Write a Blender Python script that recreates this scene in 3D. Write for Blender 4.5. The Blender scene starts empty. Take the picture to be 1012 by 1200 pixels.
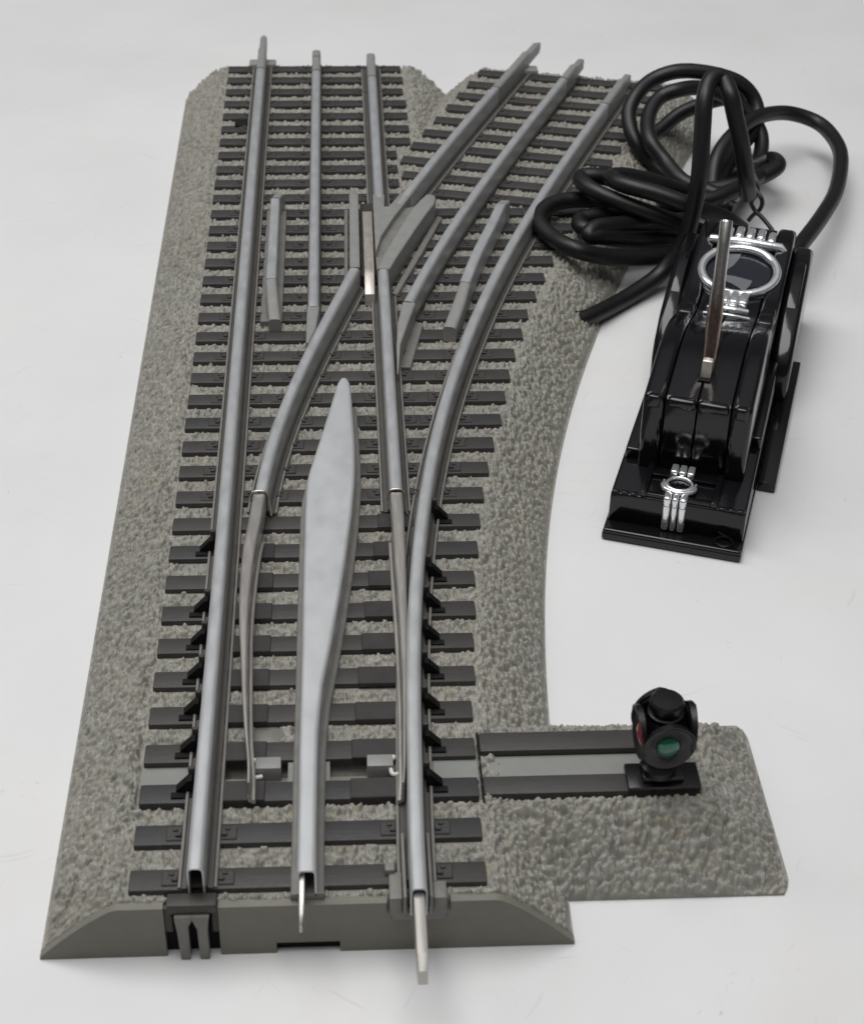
import bpy, bmesh, math, random
import numpy as np
from mathutils import Vector, Matrix

random.seed(7)
rng = np.random.default_rng(11)
S = 0.001                       # every length below is written in millimetres
scn = bpy.context.scene
C = scn.collection
PI = math.pi

# ------------------------------------------------------------------ materials
def new_mat(name):
    m = bpy.data.materials.new(name); m.use_nodes = True
    nt = m.node_tree
    return m, nt, nt.nodes['Principled BSDF']

def N(nt, t, **kw):
    n = nt.nodes.new(t)
    for k, v in kw.items():
        if k in n.inputs.keys() if hasattr(n.inputs, 'keys') else False:
            n.inputs[k].default_value = v
        else:
            setattr(n, k, v)
    return n

def obj_coord(nt, scale=1000.0, stretch=(1, 1, 1)):
    tc = nt.nodes.new('ShaderNodeTexCoord')
    mp = nt.nodes.new('ShaderNodeMapping')
    mp.inputs['Scale'].default_value = (scale*stretch[0], scale*stretch[1], scale*stretch[2])
    nt.links.new(tc.outputs['Object'], mp.inputs['Vector'])
    return mp.outputs['Vector']

def noise(nt, vec, scale, detail=3, rough=.55):
    n = nt.nodes.new('ShaderNodeTexNoise')
    n.inputs['Scale'].default_value = scale
    n.inputs['Detail'].default_value = detail
    n.inputs['Roughness'].default_value = rough
    nt.links.new(vec, n.inputs['Vector'])
    return n

def ramp(nt, fac, stops):
    r = nt.nodes.new('ShaderNodeValToRGB')
    e = r.color_ramp.elements
    while len(e) < len(stops): e.new(.5)
    for i, (p, c) in enumerate(stops):
        e[i].position = p
        e[i].color = (c[0], c[1], c[2], 1) if not isinstance(c, float) else (c, c, c, 1)
    nt.links.new(fac, r.inputs['Fac'])
    return r

def mix(nt, fac, a, b, mode='MIX'):
    m = nt.nodes.new('ShaderNodeMix'); m.data_type = 'RGBA'; m.blend_type = mode
    for sock, v in ((m.inputs[0], fac), (m.inputs[6], a), (m.inputs[7], b)):
        if isinstance(v, bpy.types.NodeSocket): nt.links.new(v, sock)
        elif isinstance(v, (int, float)): sock.default_value = v
        else: sock.default_value = (v[0], v[1], v[2], 1)
    return m.outputs[2]

def bump(nt, height, bsdf, strength=.3, dist=.0001):
    b = nt.nodes.new('ShaderNodeBump')
    b.inputs['Strength'].default_value = strength
    b.inputs['Distance'].default_value = dist
    nt.links.new(height, b.inputs['Height'])
    nt.links.new(b.outputs['Normal'], bsdf.inputs['Normal'])

def plastic(name, col, rough=.45, var=.12, spec=.5, grain=.25, rand=0.0, tint=None):
    m, nt, b = new_mat(name)
    v = obj_coord(nt)
    n = noise(nt, v, .35, 4, .6)
    lo = tuple(c*(1-var) for c in col); hi = tuple(c*(1+var) for c in col)
    r = ramp(nt, n.outputs['Fac'], [(.3, lo), (.7, hi)])
    out = r.outputs['Color']
    if rand:
        oi = nt.nodes.new('ShaderNodeObjectInfo')
        t = tint or (col, col)
        rr = ramp(nt, oi.outputs['Random'], [(0, t[0]), (.5, col), (1, t[1])])
        out = mix(nt, rand, out, rr.outputs['Color'])
    nt.links.new(out, b.inputs['Base Color'])
    n2 = noise(nt, v, 3.0, 3, .6)
    r2 = ramp(nt, n2.outputs['Fac'], [(.3, rough*.85), (.7, min(1, rough*1.2))])
    nt.links.new(r2.outputs['Color'], b.inputs['Roughness'])
    b.inputs['Specular IOR Level'].default_value = spec
    bump(nt, n2.outputs['Fac'], b, grain, .00006)
    return m

def metal(name, col, rough=.35, streak=(1, .04, 1), var=.15, dirt=None, metallic=1.0):
    m, nt, b = new_mat(name)
    v = obj_coord(nt, 1000, streak)
    n = noise(nt, v, 1.6, 4, .6)
    lo = tuple(c*(1-var) for c in col); hi = tuple(min(1, c*(1+var*.6)) for c in col)
    r = ramp(nt, n.outputs['Fac'], [(.3, lo), (.7, hi)])
    out = r.outputs['Color']
    if dirt:
        v2 = obj_coord(nt)
        d = noise(nt, v2, .12, 5, .7)
        rd = ramp(nt, d.outputs['Fac'], [(.48, 0.0), (.62, 1.0)])
        out = mix(nt, rd.outputs['Color'], out, dirt)
    nt.links.new(out, b.inputs['Base Color'])
    b.inputs['Metallic'].default_value = metallic
    r2 = ramp(nt, n.outputs['Fac'], [(.25, rough*.8), (.75, min(1, rough*1.3))])
    nt.links.new(r2.outputs['Color'], b.inputs['Roughness'])
    bump(nt, n.outputs['Fac'], b, .15, .00005)
    return m

M = {}
M['tie'] = plastic('tie_plastic', (.040, .037, .035),   .52, .16, .45, .5, .5, ((.033, .033, .035), (.050, .045, .041)))
def tie_grain():
    nt = M['tie'].node_tree; b = nt.nodes['Principled BSDF']
    v = obj_coord(nt, 1000, (.12, 1.6, 1))
    n = noise(nt, v, 1.4, 5, .7)
    bump(nt, n.outputs['Fac'], b, .55, .00018)
    src = b.inputs['Base Color'].links[0].from_socket
    sc = noise(nt, obj_coord(nt, 1000, (.5, 1.5, 1)), .5, 6, .75)
    r = ramp(nt, sc.outputs['Fac'], [(.60, 0.0), (.74, .35)])
    nt.links.new(mix(nt, r.outputs['Color'], src, (.10, .097, .092)), b.inputs['Base Color'])
tie_grain()
M['tie_dark'] = plastic('slide_plate_plastic', (.030, .027, .026), .45, .2, .45, .4)
M['grey'] = plastic('grey_roadbed_plastic', (.165, .16, .132), .5, .06, .4, .2)
M['foot'] = plastic('rail_foot_plastic', (.175, .17, .155), .5, .12, .4, .3)
M['foot_dark'] = plastic('rail_seat_plastic', (.075, .071, .064), .55, .12, .35, .3)
M['light_grey'] = plastic('light_grey_plastic', (.235, .235, .225), .45, .08, .45, .2)
M['rail'] = metal('zinc_rail', (.48, .487, .492), .42, (.3, .1, 1), .02, None, .55)
M['plate_metal'] = metal('painted_plate', (.50, .507, .512), .46, (.12, .08, 1), .012, None, .4)
M['nickel'] = metal('nickel', (.47, .45, .42), .34, (.6, .08, 1), .05, None, .7)
M['nickel_bright'] = metal('bright_nickel', (.60, .55, .50), .36, (1, .3, 1), .06, None, .7)
M['gusset'] = plastic('black_bracket_plastic', (.004, .004, .004), .6, .1, .2, .2)
M['hole_shade'] = plastic('shade_black', (.010, .009, .009), .8, .1, .2, .1)  # near-black colour stands in for the shade inside holes and seams
M['channel'] = plastic('channel_grey', (.21, .215, .20), .38, .05, .45, .1)
M['clip_grey'] = plastic('connector_dark_plastic', (.040, .036, .030), .5, .1, .4, .2)
M['white_bit'] = plastic('white_link_plastic', (.62, .60, .56), .45, .05, .5, .1)
M['black_satin'] = plastic('black_satin_plastic', (.004, .004, .005), .30, .1, .45, .3)
M['cable'] = plastic('black_cable_rubber', (.007, .007, .008), .42, .15, .42, .3)
M['wire'] = plastic('black_tie_wire', (.008, .008, .008), .4, .1, .5, .2)

def glossy_black():
    m, nt, b = new_mat('glossy_black_plastic')
    v = obj_coord(nt)
    b.inputs['Base Color'].default_value = (.0055, .0055, .0065, 1)
    n = noise(nt, v, .8, 4, .6)
    r2 = ramp(nt, n.outputs['Fac'], [(.3, .09), (.75, .17)])
    nt.links.new(r2.outputs['Color'], b.inputs['Roughness'])
    b.inputs['Specular IOR Level'].default_value = .5
    bump(nt, noise(nt, v, .25, 2, .5).outputs['Fac'], b, .12, .0004)
    return m
M['gloss'] = glossy_black()

def chrome():
    m, nt, b = new_mat('vacuum_chrome')
    v = obj_coord(nt)
    b.inputs['Metallic'].default_value = .8
    b.inputs['Base Color'].default_value = (.86, .87, .88, 1)
    n = noise(nt, v, 1.4, 3, .6)
    r2 = ramp(nt, n.outputs['Fac'], [(.3, .10), (.7, .2)])
    nt.links.new(r2.outputs['Color'], b.inputs['Roughness'])
    bump(nt, n.outputs['Fac'], b, .3, .00015)
    return m
M['chrome'] = chrome()

def lever_metal():
    m, nt, b = new_mat('lever_reflection_metal')
    v = obj_coord(nt, 1000, (1, 1, .12))
    n = noise(nt, v, 2.2, 5, .7)
    tc = nt.nodes.new('ShaderNodeTexCoord')
    sp = nt.nodes.new('ShaderNodeSeparateXYZ')
    nt.links.new(tc.outputs['Object'], sp.inputs[0])
    mr = nt.nodes.new('ShaderNodeMapRange')
    mr.inputs['From Min'].default_value = .040; mr.inputs['From Max'].default_value = .048
    nt.links.new(sp.outputs['Z'], mr.inputs['Value'])
    warm = ramp(nt, n.outputs['Fac'], [(.3, (.16, .11, .085)), (.5, (.30, .22, .18)), (.68, (.42, .35, .30))])  # brown reflection painted into the lower part of the lever
    cool = ramp(nt, n.outputs['Fac'], [(.3, (.50, .49, .45)), (.7, (.74, .73, .68))])
    nt.links.new(mix(nt, mr.outputs[0], warm.outputs['Color'], cool.outputs['Color']), b.inputs['Base Color'])
    b.inputs['Metallic'].default_value = 1
    b.inputs['Roughness'].default_value = .26
    bump(nt, n.outputs['Fac'], b, .3, .0001)
    return m
M['lever'] = lever_metal()

def lens(name, col):
    m, nt, b = new_mat(name)
    v = obj_coord(nt)
    n = noise(nt, v, 1.2, 3, .6)
    r = ramp(nt, n.outputs['Fac'], [(.35, tuple(c*.75 for c in col)), (.7, tuple(min(1, c*1.3) for c in col))])
    nt.links.new(r.outputs['Color'], b.inputs['Base Color'])
    b.inputs['Roughness'].default_value = .12
    b.inputs['Coat Weight'].default_value = .6
    return m
M['green'] = lens('green_lens', (.002, .12, .065))
M['red'] = lens('red_lens', (.20, .004, .010))
M['dial_grey'] = plastic('grey_dial_shape', (.12, .125, .135), .3, .06, .5, .05)  # flat grey of the two-part shape on the dial
M['dial'] = plastic('dial_face', (.010, .011, .018), .16, .1, .5, .05)

def ballast_mat():
    m, nt, b = new_mat('speckled_ballast')
    v = obj_coord(nt)
    vo = nt.nodes.new('ShaderNodeTexVoronoi'); vo.inputs['Scale'].default_value = .85
    nt.links.new(v, vo.inputs['Vector'])
    sepc = nt.nodes.new('ShaderNodeSeparateColor')
    nt.links.new(vo.outputs['Color'], sepc.inputs[0])
    base = ramp(nt, sepc.outputs['Red'], [(0, (.215, .210, .182)), (.5, (.25, .244, .215)), (1, (.30, .293, .262))])
    # speckles of ochre, pink and dark weathering paint gathered in patches
    patch = noise(nt, v, .055, 4, .6)
    fleck = noise(nt, v, .55, 5, .75)
    mul = nt.nodes.new('ShaderNodeMath'); mul.operation = 'MULTIPLY'
    pr = ramp(nt, patch.outputs['Fac'], [(.38, .1), (.60, 1.0)])
    fr = ramp(nt, fleck.outputs['Fac'], [(.50, 0.0), (.64, .6)])
    nt.links.new(pr.outputs['Color'], mul.inputs[0]); nt.links.new(fr.outputs['Color'], mul.inputs[1])
    hue = ramp(nt, sepc.outputs['Green'], [(0, (.32, .265, .15)), (.45, (.27, .245, .155)), (.7, (.31, .225, .19)), (1, (.19, .21, .19))])
    c1 = mix(nt, mul.outputs[0], base.outputs['Color'], hue.outputs['Color'])
    dk = noise(nt, v, .9, 4, .7)
    dr = ramp(nt, dk.outputs['Fac'], [(.56, 0.0), (.72, .5)])
    c2 = mix(nt, dr.outputs['Color'], c1, (.125, .12, .10))
    big = noise(nt, v, .02, 3, .5)
    br = ramp(nt, big.outputs['Fac'], [(.3, .93), (.7, 1.06)])
    c3 = mix(nt, 1.0, c2, br.outputs['Color'], 'MULTIPLY')
    nt.links.new(c3, b.inputs['Base Color'])
    b.inputs['Roughness'].default_value = .5
    b.inputs['Specular IOR Level'].default_value = .35
    bump(nt, noise(nt, v, 2.6, 3, .6).outputs['Fac'], b, .35, .00025)
    return m
M['ballast'] = ballast_mat()

def table_mat():
    m, nt, b = new_mat('white_tabletop')
    v = obj_coord(nt)
    n = noise(nt, v, .012, 5, .6)
    base = ramp(nt, n.outputs['Fac'], [(.3, (.61, .61, .615)), (.7, (.672, .670, .666))])
    # faint hairline scuffs in gated patches, running two ways
    c = base.outputs['Color']
    for rot, sx_, gs in ((.5, 14, .021), (-.9, 18, .027), (1.35, 22, .033)):
        mp = nt.nodes.new('ShaderNodeMapping'); mp.inputs['Rotation'].default_value = (0, 0, rot)
        nt.links.new(v, mp.inputs['Vector'])
        wob = nt.nodes.new('ShaderNodeVectorMath'); wob.operation = 'MULTIPLY_ADD'; wob.inputs[1].default_value = (9, 9, 0)
        nt.links.new(noise(nt, v, .05, 2, .5).outputs['Color'], wob.inputs[0]); nt.links.new(mp.outputs[0], wob.inputs[2])
        mp2 = nt.nodes.new('ShaderNodeMapping'); mp2.inputs['Scale'].default_value = (1, 1/sx_, 1)
        nt.links.new(wob.outputs[0], mp2.inputs['Vector'])
        n1 = noise(nt, mp2.outputs[0], .8, 1, .5)
        line_ = ramp(nt, n1.outputs['Fac'], [(.715, 0.0), (.735, .28)])
        gate = ramp(nt, noise(nt, v, gs, 4, .6).outputs['Fac'], [(.50, 0.0), (.60, 1.0)])
        g = nt.nodes.new('ShaderNodeMath'); g.operation = 'MULTIPLY'
        nt.links.new(line_.outputs['Color'], g.inputs[0]); nt.links.new(gate.outputs['Color'], g.inputs[1])
        c = mix(nt, g.outputs[0], c, (.43, .43, .43))
    # crumbs and pin-prick specks of several sizes
    for sc_, d0, gt, colr in ((.045, .022, .70, (.20, .19, .19)), (.11, .035, .80, (.30, .29, .28)), (.02, .013, .55, (.16, .16, .18))):
        sp = nt.nodes.new('ShaderNodeTexVoronoi'); sp.inputs['Scale'].default_value = sc_
        wv = nt.nodes.new('ShaderNodeVectorMath'); wv.operation = 'MULTIPLY_ADD'; wv.inputs[1].default_value = (2.2, 2.2, 0)
        nt.links.new(noise(nt, v, .9, 3, .7).outputs['Color'], wv.inputs[0]); nt.links.new(v, wv.inputs[2])
        nt.links.new(wv.outputs[0], sp.inputs['Vector'])
        spd = ramp(nt, sp.outputs['Distance'], [(d0*.55, .75), (d0, 0.0)])
        scl = nt.nodes.new('ShaderNodeSeparateColor'); nt.links.new(sp.outputs['Color'], scl.inputs[0])
        spg = ramp(nt, scl.outputs['Red'], [(gt, 0.0), (gt+.05, 1.0)])
        g2 = nt.nodes.new('ShaderNodeMath'); g2.operation = 'MULTIPLY'
        nt.links.new(spd.outputs['Color'], g2.inputs[0]); nt.links.new(spg.outputs['Color'], g2.inputs[1])
        c = mix(nt, g2.outputs[0], c, colr)
    # soft smudges, some of them yellowish, and clusters of grey scuff dots
    sm = ramp(nt, noise(nt, v, .018, 6, .65).outputs['Fac'], [(.54, 0.0), (.74, .35)])
    c = mix(nt, sm.outputs['Color'], c, (.60, .585, .54))
    dots = ramp(nt, noise(nt, v, .55, 3, .7).outputs['Fac'], [(.60, 0.0), (.72, .8)])
    area_ = ramp(nt, noise(nt, v, .045, 3, .5).outputs['Fac'], [(.62, 0.0), (.70, 1.0)])
    g3 = nt.nodes.new('ShaderNodeMath'); g3.operation = 'MULTIPLY'
    nt.links.new(dots.outputs['Color'], g3.inputs[0]); nt.links.new(area_.outputs['Color'], g3.inputs[1])
    c = mix(nt, g3.outputs[0], c, (.40, .40, .42))
    nt.links.new(c, b.inputs['Base Color'])
    b.inputs['Roughness'].default_value = .55
    b.inputs['Specular IOR Level'].default_value = .3
    bump(nt, noise(nt, v, .5, 4, .6).outputs['Fac'], b, .08, .0004)
    return m
M['table'] = table_mat()

# ------------------------------------------------------------------ helpers
def link_mesh(name, me, mat, parent=None, label=None):
    o = bpy.data.objects.new(name, me); C.objects.link(o)
    if mat is not None: me.materials.append(M[mat])
    if parent is not None: o.parent = parent
    if label: o['label'] = label
    return o

def finish(bm, angle=38):
    bmesh.ops.recalc_face_normals(bm, faces=bm.faces)
    for f in bm.faces: f.smooth = True
    lim = math.radians(angle)
    for e in bm.edges:
        if len(e.link_faces) == 2:
            e.smooth = e.calc_face_angle(0) < lim
        else:
            e.smooth = True

def obj(name, bm, mat, parent=None, label=None, angle=38, norm=True):
    if norm: finish(bm, angle)
    for v in bm.verts: v.co *= S
    me = bpy.data.meshes.new(name)
    bm.to_mesh(me); bm.free()
    return link_mesh(name, me, mat, parent, label)

def add_box(bm, x0, x1, y0, y1, z0, z1, bev=0, seg=2, mat=None):
    """box; mat: optional 4x4 transform"""
    vs = [bm.verts.new((x, y, z)) for x in (x0, x1) for y in (y0, y1) for z in (z0, z1)]
    F = [(0, 1, 3, 2), (4, 6, 7, 5), (0, 4, 5, 1), (2, 3, 7, 6), (0, 2, 6, 4), (1, 5, 7, 3)]
    fs = [bm.faces.new([vs[i] for i in f]) for f in F]
    es = {e for f in fs for e in f.edges}
    out = vs
    if bev:
        r = bmesh.ops.bevel(bm, geom=list(es), offset=bev, segments=seg, profile=.5, affect='EDGES')
        out = list({v for f in r['faces'] for v in f.verts} | {v for v in vs if v.is_valid})
    if mat is not None:
        bmesh.ops.transform(bm, matrix=mat, verts=out)
    return out

def box(*a, **k):
    bm = bmesh.new(); add_box(bm, *a, **k); return bm

def add_prism(bm, poly, a0, a1, axis='z', bev=0, seg=2):
    """extrude 2-D polygon; axis z: (x,y)->z; axis x: (y,z)->x; axis y: (x,z)->y"""
    def P(p, a):
        return {'z': (p[0], p[1], a), 'x': (a, p[0], p[1]), 'y': (p[0], a, p[1])}[axis]
    A = [bm.verts.new(P(p, a0)) for p in poly]; B = [bm.verts.new(P(p, a1)) for p in poly]
    n = len(poly); fs = [bm.faces.new(A), bm.faces.new(B[::-1])]
    for i in range(n):
        fs.append(bm.faces.new((A[i], A[(i+1) % n], B[(i+1) % n], B[i])))
    bmesh.ops.recalc_face_normals(bm, faces=fs)
    if bev:
        es = {e for f in fs for e in f.edges if e.calc_face_angle(0) > .5}
        bmesh.ops.bevel(bm, geom=list(es), offset=bev, segments=seg, profile=.5, affect='EDGES')

def prism(*a, **k):
    bm = bmesh.new(); add_prism(bm, *a, **k); return bm

def add_lathe(bm, prof, seg=32, mat=None, cap=True):
    """prof: (r,z) list about z"""
    rings = []
    for r, z in prof:
        rings.append([bm.verts.new((r*math.cos(2*PI*i/seg), r*math.sin(2*PI*i/seg), z)) for i in range(seg)])
    for a, b in zip(rings, rings[1:]):
        for i in range(seg):
            bm.faces.new((a[i], a[(i+1) % seg], b[(i+1) % seg], b[i]))
    if cap:
        bm.faces.new(rings[0][::-1]); bm.faces.new(rings[-1])
    vs = [v for r in rings for v in r]
    if mat is not None: bmesh.ops.transform(bm, matrix=mat, verts=vs)
    return vs

def catmull(pts, per=8):
    P = [np.array(p, float) for p in pts]
    P = [2*P[0]-P[1]] + P + [2*P[-1]-P[-2]]
    out = []
    for i in range(1, len(P)-2):
        p0, p1, p2, p3 = P[i-1:i+3]
        for k in range(per):
            t = k/per
            out.append(.5*((2*p1)+(-p0+p2)*t+(2*p0-5*p1+4*p2-p3)*t*t+(-p0+3*p1-3*p2+p3)*t**3))
    out.append(P[-2]); return out

def add_tube(bm, pts, rad, seg=14, flat=1.0, cap=True):
    pts = [np.array(p, float) for p in pts]
    n = len(pts); rings = []
    t0 = pts[1]-pts[0]; t0 /= np.linalg.norm(t0)
    up = np.array([0, 0, 1.]) if abs(t0[2]) < .9 else np.array([1., 0, 0])
    nrm = np.cross(t0, up); nrm /= np.linalg.norm(nrm)
    for i in range(n):
        t = pts[min(i+1, n-1)]-pts[max(i-1, 0)]
        L = np.linalg.norm(t); t = t/L if L > 0 else t0
        nrm = nrm - t*np.dot(nrm, t); nrm /= np.linalg.norm(nrm)
        bi = np.cross(t, nrm)
        r = rad[i] if hasattr(rad, '__len__') else rad
        rings.append([bm.verts.new(tuple(pts[i]+r*(math.cos(2*PI*k/seg)*nrm+flat*math.sin(2*PI*k/seg)*bi))) for k in range(seg)])
    for a, b in zip(rings, rings[1:]):
        for k in range(seg):
            bm.faces.new((a[k], a[(k+1) % seg], b[(k+1) % seg], b[k]))
    if cap:
        bm.faces.new(rings[0][::-1]); bm.faces.new(rings[-1])

def tube(pts, rad, seg=14, per=8, smooth=True):
    bm = bmesh.new(); add_tube(bm, catmull(pts, per) if smooth else pts, rad, seg); return bm

def add_loft(bm, rows, z0, z1, r=.8, t=None, nseg=4, caps=(True, True)):
    """rail-like body between a left and a right plan line. rows: (Lx,Ly,Rx,Ry[,z1[,z0]]).
    t: sheet thickness -> hollow from below; otherwise solid."""
    rings_o, rings_i = [], []
    for row in rows:
        L = np.array(row[:2], float); R_ = np.array(row[2:4], float)
        zt = row[4] if len(row) > 4 else z1
        zb = row[5] if len(row) > 5 else z0
        w = np.linalg.norm(R_-L); e = (R_-L)/max(w, 1e-6)
        def arch(off):
            rr = max(.05, min(r, w/2-.02)-off*.8)
            a, b_, top = off, w-off, zt-off
            pts = [(a, zb)]
            for k in range(nseg+1):
                th = PI-(PI/2)*k/nseg
                pts.append((a+rr+rr*math.cos(th), top-rr+rr*math.sin(th)))
            for k in range(nseg+1):
                th = PI/2-(PI/2)*k/nseg
                pts.append((b_-rr+rr*math.cos(th), top-rr+rr*math.sin(th)))
            pts.append((b_, zb)); return pts
        rings_o.append([bm.verts.new((*(L+e*s), z)) for s, z in arch(0)])
        if t: rings_i.append([bm.verts.new((*(L+e*s), z)) for s, z in arch(min(t, w*.35))])
    n = len(rings_o[0])
    for a, b_ in zip(rings_o, rings_o[1:]):
        for k in range(n-1): bm.faces.new((a[k], a[k+1], b_[k+1], b_[k]))
    if t:
        for a, b_ in zip(rings_i, rings_i[1:]):
            for k in range(n-1): bm.faces.new((a[k], b_[k], b_[k+1], a[k+1]))
        for (o, i_), on in (((rings_o[0], rings_i[0]), caps[0]), ((rings_o[-1], rings_i[-1]), caps[1])):
            for k in range(n-1): bm.faces.new((o[k], o[k+1], i_[k+1], i_[k]))
        for j in range(len(rows)-1):
            for k in (0, n-1):
                bm.faces.new((rings_o[j][k], rings_o[j+1][k], rings_i[j+1][k], rings_i[j][k]))
    else:
        bm.faces.new(rings_o[0]); bm.faces.new(rings_o[-1][::-1])
        for a, b_ in zip(rings_o, rings_o[1:]): bm.faces.new((a[0], b_[0], b_[-1], a[-1]))

def loft(*a, **k):
    bm = bmesh.new(); add_loft(bm, *a, **k); return bm

def path_rows(pts, w, w2=None):
    """plan path -> left/right rows, width w"""
    P = [np.array(p, float) for p in pts]; rows = []
    for i, p in enumerate(P):
        t = P[min(i+1, len(P)-1)]-P[max(i-1, 0)]; t /= np.linalg.norm(t)
        n = np.array([t[1], -t[0]])
        rows.append((*(p-n*w/2), *(p+n*(w2 if w2 is not None else w)/2)))
    return rows

def empty(name, loc=(0, 0, 0), rz=0):
    o = bpy.data.objects.new(name, None); C.objects.link(o)
    o.location = (loc[0]*S, loc[1]*S, loc[2]*S); o.rotation_euler = (0, 0, rz)
    o.empty_display_size = .01
    return o

# ------------------------------------------------------------------ track geometry
ZT, ZR, ZH = 11.9, 11.0, 17.5      # tie top, ballast level, rail head
G = 17.0
D3 = [(17.0, -3.2), (17.0, 0), (17.0, 13), (17.4, 28), (18.1, 44), (19.2, 62), (20.4, 77.5), (22.0, 94), (24.2, 110.5), (27.2, 128.3),
      (31.2, 147.5), (36.2, 166.5), (42.6, 187.2), (49.9, 209.6), (57.8, 231.6), (70.0, 263.0), (82.3, 293.2), (95.2, 323.5)]
ys = np.array([p[1] for p in D3]); xs = np.array([p[0] for p in D3])
# smooth with a polynomial in y beyond the straight start
def d3x(y):
    return float(np.interp(y, YS, XS))
yy = np.linspace(0, 323.5, 160)
cf = np.polyfit(np.r_[ys, 5, 8, 20], np.r_[xs, 17.0, 17.0, 17.1], 5)
XS = np.where(yy < 14, 17.0, np.polyval(cf, yy)); XS = np.maximum(XS, 17.0)
k_ = np.ones(9)/9; XSs = np.convolve(np.pad(XS, 4, mode='edge'), k_, 'valid'); XSs[-6:] = XS[-6:]; XS = XSs; YS = yy
XS = np.r_[17.0, XS, XS[-1]+(XS[-1]-XS[-2])/(yy[1]-yy[0])*30]; YS = np.r_[-10., YS, yy[-1]+30]
def curve_offset(off, y0=-5, y1=350, n=260):
    """points of the diverging curve moved sideways by off (negative = towards the straight side)"""
    out = []
    for y in np.linspace(y0, y1, n):
        x = d3x(y); s = (d3x(y+2)-d3x(y-2))/4
        L = math.hypot(1, s)
        out.append((x+off/L, y-off*s/L))
    return out
def clip(pts, y0, y1):
    P = np.array(pts)
    xs_ = lambda y: float(np.interp(y, P[:, 1], P[:, 0]))
    inner = [tuple(p) for p in P if y0 < p[1] < y1]
    return [(xs_(y0), y0)] + inner + [(xs_(y1), y1)]
CD1, CD2, CD3 = curve_offset(-2*G), curve_offset(-G), curve_offset(0)
def cx(curve, y):
    P = np.array(curve); return float(np.interp(y, P[:, 1], P[:, 0]))

root = empty('track_switch', (0, 0, 0))
root['label'] = 'grey three-rail toy railway switch track with dark ties and a curved branch'
root['category'] = 'model track'

PITCH, Y0 = 9.384, 5.2
TIE_W = 4.5
right_tab = [(0, 27.8), (27, 28.3), (42.5, 28.3), (51.4, 29.3), (60.6, 29.9), (70.6, 30.8), (79.4, 31.5), (88.6, 32.7), (98.3, 33.6), (108.4, 35.2),
             (117, 36.6), (126, 38.7), (136, 41.0), (155, 44.5), (173, 49.0), (183.5, 51.8), (192.7, 54.6), (201.4, 57.4), (211.4, 60.6), (222, 64.5), (232, 68.3), (242, 72)]
def right_end(y):
    return float(np.interp(y, [a for a, _ in right_tab], [b for _, b in right_tab]))
ties = []      # (x0, y0, x1, y1) centre lines
for k in range(37):
    y = Y0+PITCH*k
    if k <= 25: xr = right_end(y)
    elif k <= 29: xr = 22.9
    elif k <= 33: xr = 27.4
    else: xr = 26.6
    ties.append((-27.7, y, xr, y, k))
AN = math.radians(-13.5)
for j in range(10):
    yc = 332.6-9.33*j
    xc = cx(CD2, yc)
    tl, tr = -(17/math.cos(.2)+13.2), 17/math.cos(.2)+10.0
    a = (xc+tl*math.cos(AN), yc+tl*math.sin(AN)); b = (xc+tr*math.cos(AN), yc+tr*math.sin(AN))
    if a[0] < 24.3:
        t = (24.3-a[0])/math.cos(AN); a = (24.3, a[1]+t*math.sin(AN))
    if j == 9:
        a = (25.0, b[1]+(25.0-b[0])*math.tan(AN))
    ties.append((*a, *b, 100+j))

# ---- roadbed height field
def worley(x, y, cell, seed, jitter=.9):
    """returns F1 distance, random value of nearest cell, F2"""
    r = np.random.default_rng(seed)
    T = 256
    jx, jy, jv = r.random((T, T)), r.random((T, T)), r.random((T, T))
    gx, gy = x/cell, y/cell
    ix, iy = np.floor(gx).astype(int), np.floor(gy).astype(int)
    f1 = np.full(x.shape, 9.); f2 = np.full(x.shape, 9.); val = np.zeros(x.shape)
    for dx in (-1, 0, 1):
        for dy in (-1, 0, 1):
            cx_, cy_ = ix+dx, iy+dy
            a, b = cx_ % T, cy_ % T
            px = cx_+.5+(jx[a, b]-.5)*jitter; py = cy_+.5+(jy[a, b]-.5)*jitter
            d = np.hypot(gx-px, gy-py)
            new = d < f1
            f2 = np.where(new, f1, np.minimum(f2, d))
            val = np.where(new, jv[a, b], val); f1 = np.where(new, d, f1)
    return f1, val, f2

def vnoise(x, y, cell, seed):
    r = np.random.default_rng(seed); T = 256; g = r.random((T, T))
    gx, gy = x/cell, y/cell; ix, iy = np.floor(gx).astype(int), np.floor(gy).astype(int)
    fx, fy = gx-ix, gy-iy; fx = fx*fx*(3-2*fx); fy = fy*fy*(3-2*fy)
    def q(a, b): return g[a % T, b % T]
    return (q(ix, iy)*(1-fx)+q(ix+1, iy)*fx)*(1-fy)+(q(ix, iy+1)*(1-fx)+q(ix+1, iy+1)*fx)*fy

def grains(x, y):
    # domain warp so the pebbles are not round
    wx = x+(vnoise(x, y, 1.3, 3)-.5)*.7; wy = y+(vnoise(x, y, 1.3, 4)-.5)*.7
    f1, v, f2 = worley(wx, wy, 1.12, 5)
    a = np.clip(1-(f1/.66)**2, 0, 1)**.55*(.45+.55*v)
    g1, v2, _ = worley(wx+31, wy+17, .75, 6)
    b = np.clip(1-(g1/.8)**2, 0, 1)*(.4+.6*v2)
    return a*.80+b*.36

def prof(d, w_in=29.5, w_out=42.0, top=ZR):
    """shoulder profile; d = distance from the centre line"""
    t = np.clip((d-w_in)/(w_out-w_in), 0, 1)
    # a soft knee, then a straight slope with a thin rim at the foot
    s = t**1.25
    return top*(1-s)+.7*s

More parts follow.
